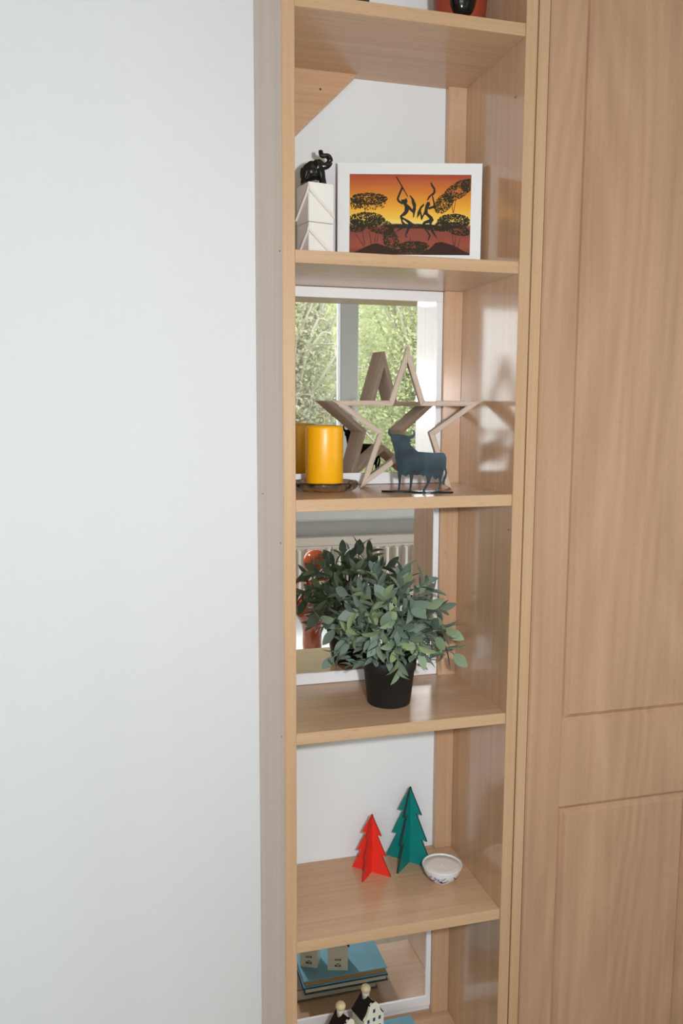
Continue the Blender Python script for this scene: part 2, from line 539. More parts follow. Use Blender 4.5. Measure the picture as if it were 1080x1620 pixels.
for y, z in ((0.0262, 1.934), (0.009, 1.3085)):
    bm = bmesh.new(); add_lathe(bm, [(0, 0), (0.0015, 0), (0.0015, 0.001), (0.0009, 0.002), (0, 0.002)], 12)
    o = link('shelf_pin', bm_mesh('shelf_pin', bm), M_metal, unit, smooth=True)
    o.rotation_euler = (0, math.radians(-90), 0); o.location = (W, y, z)
for x, y, z in ((-TL, 0.165, 1.3560), (-TL, 0.02, 1.30), (-TL, 0.02, 1.015), (-TL, 0.018, 1.70)):
    bm = bmesh.new(); add_lathe(bm, [(0, 0), (0.0013, 0), (0.0013, 0.0004), (0, 0.0004)], 10)
    o = link('screw_hole', bm_mesh('screw_hole', bm), M_dark, unit)
    o.rotation_euler = (0, math.radians(-90), 0); o.location = (x, y, z)

# ================================================================== mirrors
def mirror(z0, z1, label):
    x0, x1 = 0.0015, W - BW - 0.0005
    r = empty('wall_mirror', ((x0 + x1) / 2, D, z0), label=label, cat='mirror', group='square mirrors behind the shelves')
    w2 = (x1 - x0) / 2; h = z1 - z0
    fs, ft, fb = 0.0095, 0.0165, 0.0190
    for nm, q in (('frame_bar', (-w2, w2, 0, fb)), ('frame_bar', (-w2, w2, h - ft, h)), ('frame_bar', (-w2, -w2 + fs, fb, h - ft)), ('frame_bar', (w2 - fs, w2, fb, h - ft))):
        box(nm, q[0], q[1], -0.0075, 0, q[2], q[3], M_white_frame, r, bev=0.0008)
    box('mirror_glass', -w2 + fs, w2 - fs, -0.005, -0.001, fb, h - ft, M_mirror, r)

mirror(Z3 + 0.0006, Z2 - TS - 0.0006, 'white-framed mirror behind the star and the yellow candle')
mirror(Z4 + 0.0006, Z3 - TS - 0.0006, 'white-framed mirror behind the potted plant')
mirror(Z6 + 0.012, Z5 - TS - 0.0006, 'white-framed mirror behind the two little houses on the lowest shelf')

# ================================================================== wardrobe
WR0 = W + TL + 0.0022
DX0 = WR0 + 0.0185
DX1 = DX0 + 0.360
DX2 = DX1 + 0.003
DX3 = DX2 + 0.360
ward = empty('wardrobe', (WR0, 0, 0), label='beech-effect wardrobe with routed panel doors beside the shelf unit', cat='wardrobe')
o = board('side_panel', 0, 0.0165, 0, D, 0, TOPZ, M_beech_v, M_beech_e, ward)
board('side_panel', DX3 - WR0 + 0.002, DX3 - WR0 + 0.0185, 0, D, 0, TOPZ, M_beech_v, M_beech_e, ward)
board('top_panel', 0.0165, DX3 - WR0 + 0.002, 0, D, TOPZ - 0.018, TOPZ, M_beech_h, M_beech_eh, ward)
board('plinth', 0.0165, DX3 - WR0 + 0.002, 0.01, 0.03, 0, 0.08, M_beech_h, M_beech_eh, ward)
box('back_panel', 0.0165, DX3 - WR0 + 0.002, D - 0.006, D, 0.08, TOPZ - 0.018, M_beech_v, ward)

def make_door(x0, x1):
    x0 -= WR0; x1 -= WR0
    z0, z1 = 0.083, TOPZ - 0.021
    gw, gd = 0.0075, 0.0065
    st = 0.0565
    door = box('door', x0, x1, gd, 0.018, z0, z1, M_door, ward)
    xa, xb = x0 + st, x1 - st
    pz = [(0.16, 0.8605), (0.9975, z1 - 0.075)]
    # stiles: flat face, inner edge bevelled only where a panel lies
    def stile(xo, xi, sgn):
        V, F = [], []
        def add(*q):
            k = len(V); V.extend(q); F.append(tuple(range(k, k + len(q))))
        r = 0.0025
        s_ = 1 if xi > xo else -1
        add((xo + s_ * r, 0, z0), (xi, 0, z0), (xi, 0, z1), (xo + s_ * r, 0, z1))
        add((xo, r, z0), (xo + s_ * r, 0, z0), (xo + s_ * r, 0, z1), (xo, r, z1))
        add((xo, gd, z0), (xo, r, z0), (xo, r, z1), (xo, gd, z1))
        for a, c in pz:
            add((xi, 0, a), (xi + s_ * gw, gd, a + gw), (xi + s_ * gw, gd, c - gw), (xi, 0, c))
        # thin hairline recess beside the rails
        bm = bmesh.new()
        vv = [bm.verts.new(v) for v in V]
        for f in F: bm.faces.new([vv[i] for i in f])
        bmesh.ops.remove_doubles(bm, verts=bm.verts, dist=1e-5)
        for f in bm.faces:
            f.normal_update()
            if f.normal.y > 0: f.normal_flip()
        link('stile', bm_mesh('stile', bm, False), M_door, door)
    stile(x0, xa, 1); stile(x1, xb, -1)
    hl = 0.0007
    rails = [(z0, pz[0][0], False, True), (pz[0][1], pz[1][0], True, True), (pz[1][1], z1, True, False)]
    for a, c, lowb, topb in rails:
        V, F = [], []
        def add(*q):
            k = len(V); V.extend(q); F.append(tuple(range(k, k + len(q))))
        add((xa + hl, 0, a), (xb - hl, 0, a), (xb - hl, 0, c), (xa + hl, 0, c))
        add((xa, hl, a), (xa + hl, 0, a), (xa + hl, 0, c), (xa, hl, c))
        add((xb - hl, 0, a), (xb, hl, a), (xb, hl, c), (xb - hl, 0, c))
        if lowb: add((xa, 0, a), (xa + gw, gd, a - gw), (xb - gw, gd, a - gw), (xb, 0, a))
        if topb: add((xa, 0, c), (xb, 0, c), (xb - gw, gd, c + gw), (xa + gw, gd, c + gw))
        me = mesh_py('rail', V, F)
        bm = bmesh.new(); bm.from_mesh(me)
        for f in bm.faces:
            f.normal_update()
            if f.normal.y > 0: f.normal_flip()
        bm.to_mesh(me); bm.free()
        link('rail', me, M_door, door)
    for a, c in pz:
        bm = bmesh.new()
        o1 = [bm.verts.new(q) for q in ((xa + gw, gd, a + gw), (xb - gw, gd, a + gw), (xb - gw, gd, c - gw), (xa + gw, gd, c - gw))]
        w2 = gw * 2
        o2 = [bm.verts.new(q) for q in ((xa + w2, 0, a + w2), (xb - w2, 0, a + w2), (xb - w2, 0, c - w2), (xa + w2, 0, c - w2))]
        bm.faces.new(o2)
        for i in range(4): bm.faces.new((o1[i], o1[(i + 1) % 4], o2[(i + 1) % 4], o2[i]))
        for f in bm.faces:
            f.normal_update()
            if f.normal.y > 0: f.normal_flip()
        link('panel', bm_mesh('panel', bm, False), M_door, door)

make_door(DX0, DX1)
make_door(DX2, DX3)

# ================================================================== radiator, table and jug seen in the mirrors
M_rad = plain('radiator_enamel', srgb(244, 232, 220), 0.35, 0.4, var=0.01)
rad = empty('radiator', (0.60, WIN_Y + 0.03, 0.28), label='cream ribbed panel radiator under the window, seen in the mirror above the plant', cat='radiator')
box('panel', -1.0, 1.0, 0.045, 0.060, 0.0, 0.60, M_rad, rad, bev=0.004)
box('top_grille', -1.0, 1.0, 0.0, 0.058, 0.60, 0.64, M_rad, rad, bev=0.006)
ribm = bmesh.new()
add_box(ribm, -0.0135, 0.0135, -0.006, 0.020, 0.045, 0.590)
bmesh.ops.bevel(ribm, geom=ribm.edges[:], offset=0.006, segments=2, affect='EDGES')
ribme = bm_mesh('rib', ribm)
for i in range(44):
    link('rib', ribme, M_rad, rad, loc=(-0.97 + i * 0.0451, 0.060, 0.0), smooth=True)
for x in (-0.8, 0.8):
    box('bracket', x - 0.02, x + 0.02, 0.0, 0.045, 0.1, 0.5, M_rad, rad)

M_table = plain('white_table_top', srgb(240, 240, 240), 0.35, 0.4, var=0.01)
tab = empty('table', (0.90, -1.20, 0), label='white table under the window, seen as white glints behind the plant reflection', cat='table')
box('table_top', -0.74, 0.60, -0.49, 0.42, 0.715, 0.745, M_table, tab, bev=0.004)
for sx in (-0.68, 0.54):
    for sy in (-0.43, 0.36):
        box('leg', sx - 0.025, sx + 0.025, sy - 0.025, sy + 0.025, 0, 0.715, M_table, tab, bev=0.003)

M_jug = plain('orange_brown_glaze', srgb(140, 62, 26), 0.12, 0.6, var=0.10, scale=18)
jug = empty('ceramic_jug', (0.335, -0.90, 0.745), label='shiny orange-brown ceramic jug with round stopper, mirrored behind the plant', cat='jug')
lathe('body', [(0, 0), (0.028, 0), (0.030, 0.02), (0.029, 0.06), (0.033, 0.085), (0.050, 0.115), (0.054, 0.14), (0.048, 0.165), (0.030, 0.19), (0.018, 0.205), (0.016, 0.235), (0.020, 0.245), (0.012, 0.246), (0, 0.246)], M_jug, jug, n=36)
bm = bmesh.new(); add_ball(bm, (0.012, 0, 0.280), (0.040, 0.040, 0.038), 24)
link('stopper', bm_mesh('stopper', bm), M_jug, jug, smooth=True)
for s in (-1, 1):
    bm = bmesh.new(); add_tube(bm, smooth_path([(s * 0.017, 0, 0.225), (s * 0.052, 0, 0.222), (s * 0.066, 0, 0.175), (s * 0.052, 0, 0.125)], 5), 0.0085, 10)
    link('handle', bm_mesh('handle', bm), M_jug, jug, smooth=True)

# ================================================================== top shelf ornaments (bottoms only in view)
M_terra = plain('terracotta', srgb(150, 62, 40), 0.45, 0.4, var=0.08)
M_blackgloss = plain('black_gloss', srgb(14, 14, 15), 0.10, 0.6, var=0.2)
orn = empty('terracotta_ornament', (0.274, 0.105, Z1), label='terracotta ornament with a glossy black belly on the top shelf', cat='ornament')
lathe('body', [(0, 0), (0.033, 0), (0.035, 0.01), (0.040, 0.07), (0.042, 0.12), (0.036, 0.15), (0.020, 0.165), (0, 0.168)], M_terra, orn, n=36)
bm = bmesh.new(); add_ball(bm, (-0.010, -0.034, 0.056), (0.020, 0.016, 0.030), 24)
link('belly', bm_mesh('belly', bm), M_blackgloss, orn, smooth=True)
cupr = empty('stoneware_cup', (0.098, 0.10, Z1), label='dark stoneware cup, barely showing above the left of the top shelf edge', cat='cup')
lathe('body', [(0, 0), (0.026, 0), (0.030, 0.01), (0.034, 0.07), (0.031, 0.07), (0.027, 0.012), (0, 0.010)], plain('dark_stoneware', srgb(50, 46, 44), 0.5), cupr)
bm = bmesh.new(); add_tube(bm, smooth_path([(-0.031, 0, 0.055), (-0.050, 0, 0.052), (-0.050, 0, 0.028), (-0.030, 0, 0.022)], 5), 0.004, 8)
link('handle', bm_mesh('handle', bm), cupr.children[0].data.materials[0], cupr, smooth=True)

# ================================================================== white block tower and elephant
M_plaster = plain('white_plaster', srgb(226, 222, 216), 0.7, 0.3, var=0.03, scale=120, bump=0.1)
ANG = math.atan2(0.0088, 0.0396)
tower = empty('block_tower', (0.0383, 0.0855, Z2), ANG, label='white plaster block tower with chevron ridges, under the black elephant', cat='ornament')
TH = 0.1115 / 2
for k in range(2):
    z0 = k * TH
    tp = 0.0006 * (1 - k)
    bm = bmesh.new()
    add_box(bm, tp, 0.0405, tp, 0.0405, z0 + (0.0004 if k else 0), z0 + TH - 0.0004)
    bmesh.ops.bevel(bm, geom=bm.edges[:], offset=0.0008, segments=2, affect='EDGES')
    blk = link('block', bm_mesh('block', bm), M_plaster, tower)
    # inverted-V ridges on the two faces in view and on the far ones
    zt, zb_, rw = z0 + 0.0490, z0 + 0.0135, 0.0066
    L = 0.0405
    def ridge(pA, pB, nrm):
        V = []
        n = Vector(nrm) * 0.0030
        e0 = Vector((pA[0], pA[1], zt)); e1 = Vector((pB[0], pB[1], zb_))
        dn = Vector((0, 0, -rw))
        q = [e0, e1, e1 + dn, e0 + dn]
        V = [v - n * 0.3 for v in q] + [q[0] + n * 0.4, q[1] + n * 0.4, q[2] + n, q[3] + n]
        F = [(0, 1, 2, 3), (4, 7, 6, 5), (0, 4, 5, 1), (1, 5, 6, 2), (2, 6, 7, 3), (3, 7, 4, 0)]
        bm = bmesh.new(); vs = [bm.verts.new(v) for v in V]
        for f in F: bm.faces.new([vs[i] for i in f])
        link('ridge', bm_mesh('ridge', bm), M_plaster, blk)
    ridge((0, tp), (L, tp), (0, -1, 0))
    ridge((tp, 0), (tp, L), (-1, 0, 0))

ele = empty('elephant_figurine', (0.0550, 0.1050, Z2 + 0.1115), -0.25, label='glossy black elephant figurine with raised trunk on the white block tower', cat='figurine')
bm = bmesh.new()
def E3(u, v, w=0.0): return (u * 0.001, w * 0.001, v * 0.001)
def EB(u, v, w, ru, rw, rv, M=None): add_ball(bm, E3(u, v, w), (ru * 0.001, rw * 0.001, rv * 0.001), 20, M)
EB(-8, 19, 0, 14, 10.5, 13); EB(-13, 16.5, 0, 9, 10, 14); EB(-7, 26.5, 0, 8.5, 7.5, 7.5)
EB(3.5, 28.5, 0, 7, 6.5, 7.5); EB(3, 18, 0, 9, 9, 12); EB(3, 32.5, 0, 4, 4.5, 4)
for s in (-1, 1):
    EB(-1, 26.5, s * 7.2, 6, 2.0, 7.5, Matrix.Rotation(s * 0.35, 4, 'Z'))
    add_tube(bm, [E3(-18, 0, s * 5), E3(-17, 8, s * 5), E3(-14, 18, s * 5)], [0.0060, 0.0055, 0.007], 12)
    add_tube(bm, [E3(9, 0, s * 5), E3(8.2, 8, s * 5), E3(5, 20, s * 4)], [0.0056, 0.0050, 0.007], 12)
tr_ = [(6, 28), (12.5, 26.5), (17.5, 29.8), (19.2, 35), (17.2, 39.6), (13, 40.9), (9.0, 40.6), (6.4, 42.0), (5.8, 46.0), (5.6, 48.5)]
pth = smooth_path([E3(*q) for q in tr_], 4)
add_tube(bm, pth, [0.0056 - 0.0024 * min(1, i / (len(pth) * 0.7)) for i in range(len(pth))], 12)
EB(6.0, 45.0, 0, 3.5, 3.0, 4.4)
add_tube(bm, smooth_path([E3(-22, 24, 0), E3(-23.5, 16, 0), E3(-22.5, 9, 0)], 4), 0.0011, 8)
eo = link('body', bm_mesh('body', bm, False), M_blackgloss, ele, smooth=True)
rm = eo.modifiers.new('merge', 'REMESH'); rm.mode = 'VOXEL'; rm.voxel_size = 0.0007; rm.use_smooth_shade = True
sm = eo.modifiers.new('smooth', 'SMOOTH'); sm.factor = 0.5; sm.iterations = 4

# ================================================================== savanna picture
M_paper = plain('white_paper', srgb(228, 231, 232), 0.7, 0.2, var=0.01)
M_boardside = plain('brown_hardboard', srgb(150, 112, 92), 0.8, var=0.06)
pic = empty('savanna_picture', (0.106, 0.178, Z2), -0.261, label='white-bordered sunset painting of two dancing figures and acacia trees', cat='picture')
box('backing_board', 0.0, 0.2245, 0.0012, 0.0135, 0.0, 0.1655, M_boardside, pic)
box('paper', 0.0, 0.2245, 0.0, 0.0012, 0.0, 0.1662, M_paper, pic)
m, nt, b = new_mat('sunset_paint')
tc = nt.nodes.new('ShaderNodeTexCoord'); sx_ = nt.nodes.new('ShaderNodeSeparateXYZ')
nt.links.new(tc.outputs['Object'], sx_.inputs[0])
no = nt.nodes.new('ShaderNodeTexNoise'); no.inputs['Scale'].default_value = 60; no.inputs['Detail'].default_value = 4
mpp = nt.nodes.new('ShaderNodeMapping'); mpp.inputs['Scale'].default_value = (0.2, 1, 2.5)
nt.links.new(tc.outputs['Object'], mpp.inputs['Vector']); nt.links.new(mpp.outputs['Vector'], no.inputs['Vector'])
ma = nt.nodes.new('ShaderNodeMath'); ma.operation = 'MULTIPLY_ADD'; ma.inputs[1].default_value = 0.010; 
nt.links.new(no.outputs['Fac'], ma.inputs[0]); nt.links.new(sx_.outputs['Z'], ma.inputs[2])
mr = nt.nodes.new('ShaderNodeMapRange'); mr.inputs['From Min'].default_value = 0.025; mr.inputs['From Max'].default_value = 0.155
nt.links.new(ma.outputs[0], mr.inputs['Value'])
rp = nt.nodes.new('ShaderNodeValToRGB'); el = rp.color_ramp.elements
def vpos(mmv): return (mmv + 5 - 25) / 130.0
stops = [(28, (80, 42, 28)), (40, (150, 72, 48)), (55, (138, 66, 50)), (70, (126, 62, 46)), (73, (150, 100, 60)), (76, (236, 212, 120)), (86, (238, 190, 70)), (102, (228, 160, 40)), (122, (206, 122, 38)), (138, (184, 92, 44)), (150, (156, 66, 44))]
el[0].position = vpos(stops[0][0]); el[0].color = srgb(*stops[0][1])
el[1].position = min(1, vpos(stops[-1][0])); el[1].color = srgb(*stops[-1][1])
for p_, c_ in stops[1:-1]:
    q = el.new(vpos(p_)); q.color = srgb(*c_)
nt.links.new(mr.outputs['Result'], rp.inputs['Fac']); nt.links.new(rp.outputs['Color'], b.inputs['Base Color'])
b.inputs['Roughness'].default_value = 0.6; b.inputs['Specular IOR Level'].default_value = 0.3
M_sunset = m
M_ink = plain('black_paint', srgb(30, 26, 22), 0.6, 0.3, var=0.2, scale=200)
M_foli = plain('dark_green_paint', srgb(48, 44, 28), 0.7, 0.2, var=0.4, scale=300)
M_hill = plain('dark_brown_paint', srgb(62, 38, 30), 0.7, 0.2, var=0.1)
def lay(name, pts, dpt, mat):
    return prism(name, [(u * 0.001, v * 0.001) for u, v in pts], -dpt, 0.0, mat, pic)
lay('painted_sky', [(18.6, 28.5), (207.7, 28.0), (207.8, 149.2), (18.7, 149.6)], 0.00008, M_sunset)
def cpx(x, y): return (18.7 + (x - 65) * 0.2, 149.6 - (y - 48) * 0.1935)
def blob(name, specs, dpt, seed, r0_=0.45, r1_=1.25):
    rnd = random.Random(seed)
    bm = bmesh.new()
    for cx_, cy_, rx_, ry_, ang, n in specs:
        c0 = cpx(cx_, cy_)
        for i in range(n):
            a = rnd.uniform(0, 6.283); q = math.sqrt(rnd.uniform(0, 1)) ** 0.8
            x = math.cos(a) * q * rx_ * 0.2; y = math.sin(a) * q * ry_ * 0.2
            X = c0[0] + x * math.cos(ang) - y * math.sin(ang); Y = c0[1] + x * math.sin(ang) + y * math.cos(ang)
            r = rnd.uniform(r0_, r1_)
            if X - r < 18.8 or X + r > 207.4 or Y - r < 29.5 or Y + r > 149: continue
            dd = -dpt - rnd.uniform(0, 0.00003)
            vs = [bm.verts.new(((X + r * math.cos(k * 1.2566 + a)) * 0.001, dd, (Y + r * math.sin(k * 1.2566 + a) * 0.8) * 0.001)) for k in range(5)]
            f = bm.faces.new(vs); f.normal_update()
            if f.normal.y > 0: f.normal_flip()
    link(name, bm_mesh(name, bm, False), M_foli, pic)
lay('painted_hill', [(18.6, 28.5), cpx(180, 620), cpx(240, 592), cpx(280, 585), cpx(330, 600), cpx(400, 640), cpx(470, 668), (120, 28.3)], 0.00016, M_hill)
lay('painted_hill', [cpx(620, 672), cpx(690, 630), cpx(740, 580), cpx(790, 572), cpx(880, 600), cpx(1005, 665), (207.6, 28.0), (125, 28.2)], 0.00017, M_hill)
blob('painted_tree', [(215, 240, 145, 45, 0, 858), (215, 275, 135, 50, 0, 286), (110, 280, 50, 40, 0, 130)], 0.00020, 1)
blob('painted_tree', [(200, 400, 140, 55, 0, 1092), (120, 450, 75, 50, 0, 520), (300, 450, 120, 60, -0.3, 780), (390, 560, 60, 85, 0.3, 572)], 0.00022, 2)
blob('painted_tree', [(910, 170, 130, 60, 0.55, 858), (800, 270, 90, 60, 0.8, 624), (985, 130, 60, 45, 0.4, 286)], 0.00020, 3)
blob('painted_tree', [(880, 410, 130, 55, 0, 1196), (900, 470, 110, 45, -0.3, 624), (790, 450, 70, 40, 0, 286)], 0.00022, 4)
blob('painted_tree', [(545, 450, 210, 16, 0, 1092), (720, 462, 120, 20, -0.1, 468)], 0.00019, 5)
blob('painted_tree', [(570, 605, 120, 35, 0, 780), (560, 650, 180, 22, 0, 780)], 0.00021, 6)
def stroke(p, q, w=1.0):
    a = Vector(cpx(*p)); c = Vector(cpx(*q)); n = Vector((-(c - a).y, (c - a).x)).normalized() * w * 0.5
    lay('painted_trunk', [a - n * 0.6, c - n, c + n, a + n * 0.6], 0.00030, M_ink)
for p, q in (((180, 250), (188, 345)), ((108, 510), (182, 612)), ((165, 480), (186, 600)), ((222, 490), (236, 592)), ((272, 515), (262, 580)), ((290, 515), (282, 575)), ((855, 225), (872, 345)), ((898, 205), (876, 345)), ((868, 510), (886, 612)), ((900, 520), (888, 612)), ((932, 540), (912, 622)), ((540, 535), (542, 580))):
    stroke(p, q)
DANCE = {
'stick1': [[90.5,145.5],[92.2,146.0],[101.1,131.4],[110.0,116.2],[108.7,115.9],[98.9,131.4]],
'arm1': [[99.8,131.9],[101.7,128.2],[97.9,119.8],[95.3,113.5],[96.4,110.3],[102.5,107.2],[101.4,104.0],[93.9,108.2],[92.0,112.4],[94.1,118.7]],
'head1': [[98.6,111.4],[103.5,111.9],[107.3,114.1],[109.2,109.3],[107.4,105.6],[101.4,105.6]],
'torso1': [[101.4,107.2],[107.4,106.0],[113.5,100.9],[116.9,96.7],[117.7,100.9],[115.6,107.3],[115.0,112.5],[111.6,118.3],[113.8,117.8],[118.8,112.5],[122.5,104.1],[122.1,96.7],[119.2,84.6],[117.9,85.1],[117.8,91.4],[111.4,96.7],[110.1,92.4],[105.5,87.7],[101.7,86.6],[98.4,81.8],[97.3,87.1],[101.6,91.3],[104.3,94.5],[104.8,100.9]],
'leg1a': [[98.4,87.1],[102.2,85.0],[111.6,80.3],[122.7,72.9],[117.2,71.8],[113.4,69.2],[109.7,60.6],[107.3,58.5],[109.8,53.7],[105.9,56.4],[106.2,60.1],[109.6,70.2],[110.6,75.5],[102.8,81.8],[101.7,79.7],[106.2,75.5],[107.3,71.2],[96.4,65.3],[89.3,61.6],[97.5,68.5],[102.9,73.3],[99.6,77.6]],
'horn2': [[143.8,137.4],[145.8,137.4],[151.9,128.5],[152.6,123.3],[149.4,118.5],[145.6,117.4],[140.8,110.6],[138.8,110.5],[141.7,116.9],[148.8,122.7],[149.2,127.4],[145.9,131.6]],
'arm2': [[146.6,118.0],[148.9,116.9],[152.4,103.2],[150.8,99.5],[142.1,96.8],[140.9,100.0],[149.1,102.7],[149.4,105.3]],
'head2': [[139.7,108.4],[143.5,108.5],[144.7,104.3],[142.0,100.0],[137.7,98.9],[137.0,103.2]],
'torso2': [[137.0,103.2],[142.0,101.1],[140.5,95.8],[141.1,91.6],[147.7,86.3],[150.6,81.0],[147.4,76.8],[146.9,71.4],[153.7,58.7],[157.7,50.8],[155.5,53.4],[147.0,62.9],[144.2,70.4],[143.5,76.7],[137.5,75.6],[135.9,71.4],[142.7,62.9],[146.0,57.6],[141.8,48.0],[141.7,52.3],[143.6,57.6],[136.0,68.2],[131.5,73.5],[134.7,78.8],[144.0,82.6],[138.4,88.4],[135.6,89.4],[131.9,80.9],[130.3,82.0],[129.0,90.4],[123.7,83.0],[124.6,92.5],[128.9,101.0],[134.8,106.3],[134.9,102.6],[131.1,98.9],[130.1,94.7],[132.4,87.3],[135.5,94.7]],
}
for grp in (('stick1', 'arm1', 'head1', 'torso1', 'leg1a'), ('horn2', 'arm2', 'head2', 'torso2')):
    bm = bmesh.new()
    for j, k in enumerate(grp):
        add_prism(bm, [(u * 0.001, v * 0.001) for u, v in DANCE[k]], -0.00034 - j * 0.00001, 0.0)
    link('painted_dancer', bm_mesh('painted_dancer', bm), M_ink, pic)

# ================================================================== candle on glass dish
M_wax_y = plain('yellow_wax', srgb(238, 170, 12), 0.35, 0.5, var=0.04, scale=60, sss=0.0)
mgl, nt, b = new_mat('clear_glass')
b.inputs['Base Color'].default_value = (1.0, 1.0, 1.0, 1); b.inputs['Roughness'].default_value = 0.0
b.inputs['Transmission Weight'].default_value = 1.0; b.inputs['IOR'].default_value = 1.48
gn = nt.nodes.new('ShaderNodeTexNoise'); gn.inputs['Scale'].default_value = 90
gb = nt.nodes.new('ShaderNodeBump'); gb.inputs['Strength'].default_value = 0.15; gb.inputs['Distance'].default_value = 0.001
nt.links.new(gn.outputs['Fac'], gb.inputs['Height']); nt.links.new(gb.outputs['Normal'], b.inputs['Normal'])
M_clear = mgl
DC = (0.0715, 0.122)
dish = empty('glass_dish', (DC[0], DC[1], Z3), label='clear round moulded glass dish under the yellow candle', cat='dish')
def scal(a, r, z): return 1.0 + (0.035 * math.cos(12 * a) if r > 0.035 else 0.0)
lathe('bowl', [(0, 0), (0.030, 0), (0.042, 0.001), (0.050, 0.006), (0.0525, 0.0125), (0.0500, 0.0150), (0.0465, 0.0135), (0.0400, 0.0075), (0.030, 0.0055), (0, 0.0055)], M_clear, dish, n=96, mod=scal)
can = empty('pillar_candle', (DC[0], DC[1], Z3 + 0.0057), label='yellow pillar candle standing in the clear glass dish', cat='candle')
lathe('wax', [(0, 0), (0.0282, 0), (0.0288, 0.001), (0.0288, 0.0895), (0.0282, 0.0922), (0.0265, 0.0938), (0.020, 0.0950), (0.008, 0.0958), (0.0, 0.0962)], M_wax_y, can, n=56)
bm = bmesh.new(); add_tube(bm, smooth_path([(0, 0, 0.095), (0.0003, 0, 0.101), (-0.0006, 0, 0.106), (-0.004, 0, 0.1088), (-0.008, 0, 0.1082)], 4), 0.0009, 8)
link('wick', bm_mesh('wick', bm), plain('wick_cotton', srgb(214, 190, 130), 0.8), can, smooth=True)

# ================================================================== wooden star
M_star = wood('weathered_wood', srgb(214, 196, 180), srgb(176, 157, 141), 'X', 0.65, 0.25, 220, 0.06, fleck=0.3)
PS = 0.285
star = empty('wooden_star', (0.2040, 0.1190, Z3), -PS, label='weathered wooden five-pointed star frame standing behind the bull', cat='star')
R_ = 0.1240
cz_ = R_ * math.cos(math.radians(36)) + 0.0002
outer = []
for i in range(10):
    a = math.radians(90 + 36 * i); r = R_ if i % 2 == 0 else R_ * 0.381966
    outer.append(Vector((r * math.cos(a), cz_ + r * math.sin(a))))
wd = 0.0082
def inset(pts, w):
    out = []
    n = len(pts)
    for i in range(n):
        p0, p1, p2 = pts[i - 1], pts[i], pts[(i + 1) % n]
        d1 = (p1 - p0).normalized(); d2 = (p2 - p1).normalized()
        n1 = Vector((-d1.y, d1.x)); n2 = Vector((-d2.y, d2.x))
        a = p0 + n1 * w; b_ = p1 + n2 * w
        den = d1.x * d2.y - d1.y * d2.x
        t = ((b_ - a).x * d2.y - (b_ - a).y * d2.x) / den
        out.append(a + d1 * t)
    return out
inner = inset(outer, wd)
for i in range(10):
    j = (i + 1) % 10
    o1, o2, i2, i1 = outer[i], outer[j], inner[j], inner[i]
    mid = (o1 + o2) / 2; d = (o2 - o1).normalized(); ang = math.atan2(d.y, d.x)
    loc_ = lambda v: ((v - mid).dot(d), (v - mid).dot(Vector((-d.y, d.x))))
    q = [loc_(v) for v in (o1, o2, i2, i1)]
    bm = bmesh.new(); add_prism(bm, q, 0.0, 0.037)
    bmesh.ops.recalc_face_normals(bm, faces=bm.faces)
    bmesh.ops.bevel(bm, geom=bm.edges[:], offset=0.0005, segments=1, affect='EDGES')
    o = link('slat', bm_mesh('slat', bm), M_star, star)
    o.location = (mid.x, 0, mid.y); o.rotation_euler = (0, -ang, 0)

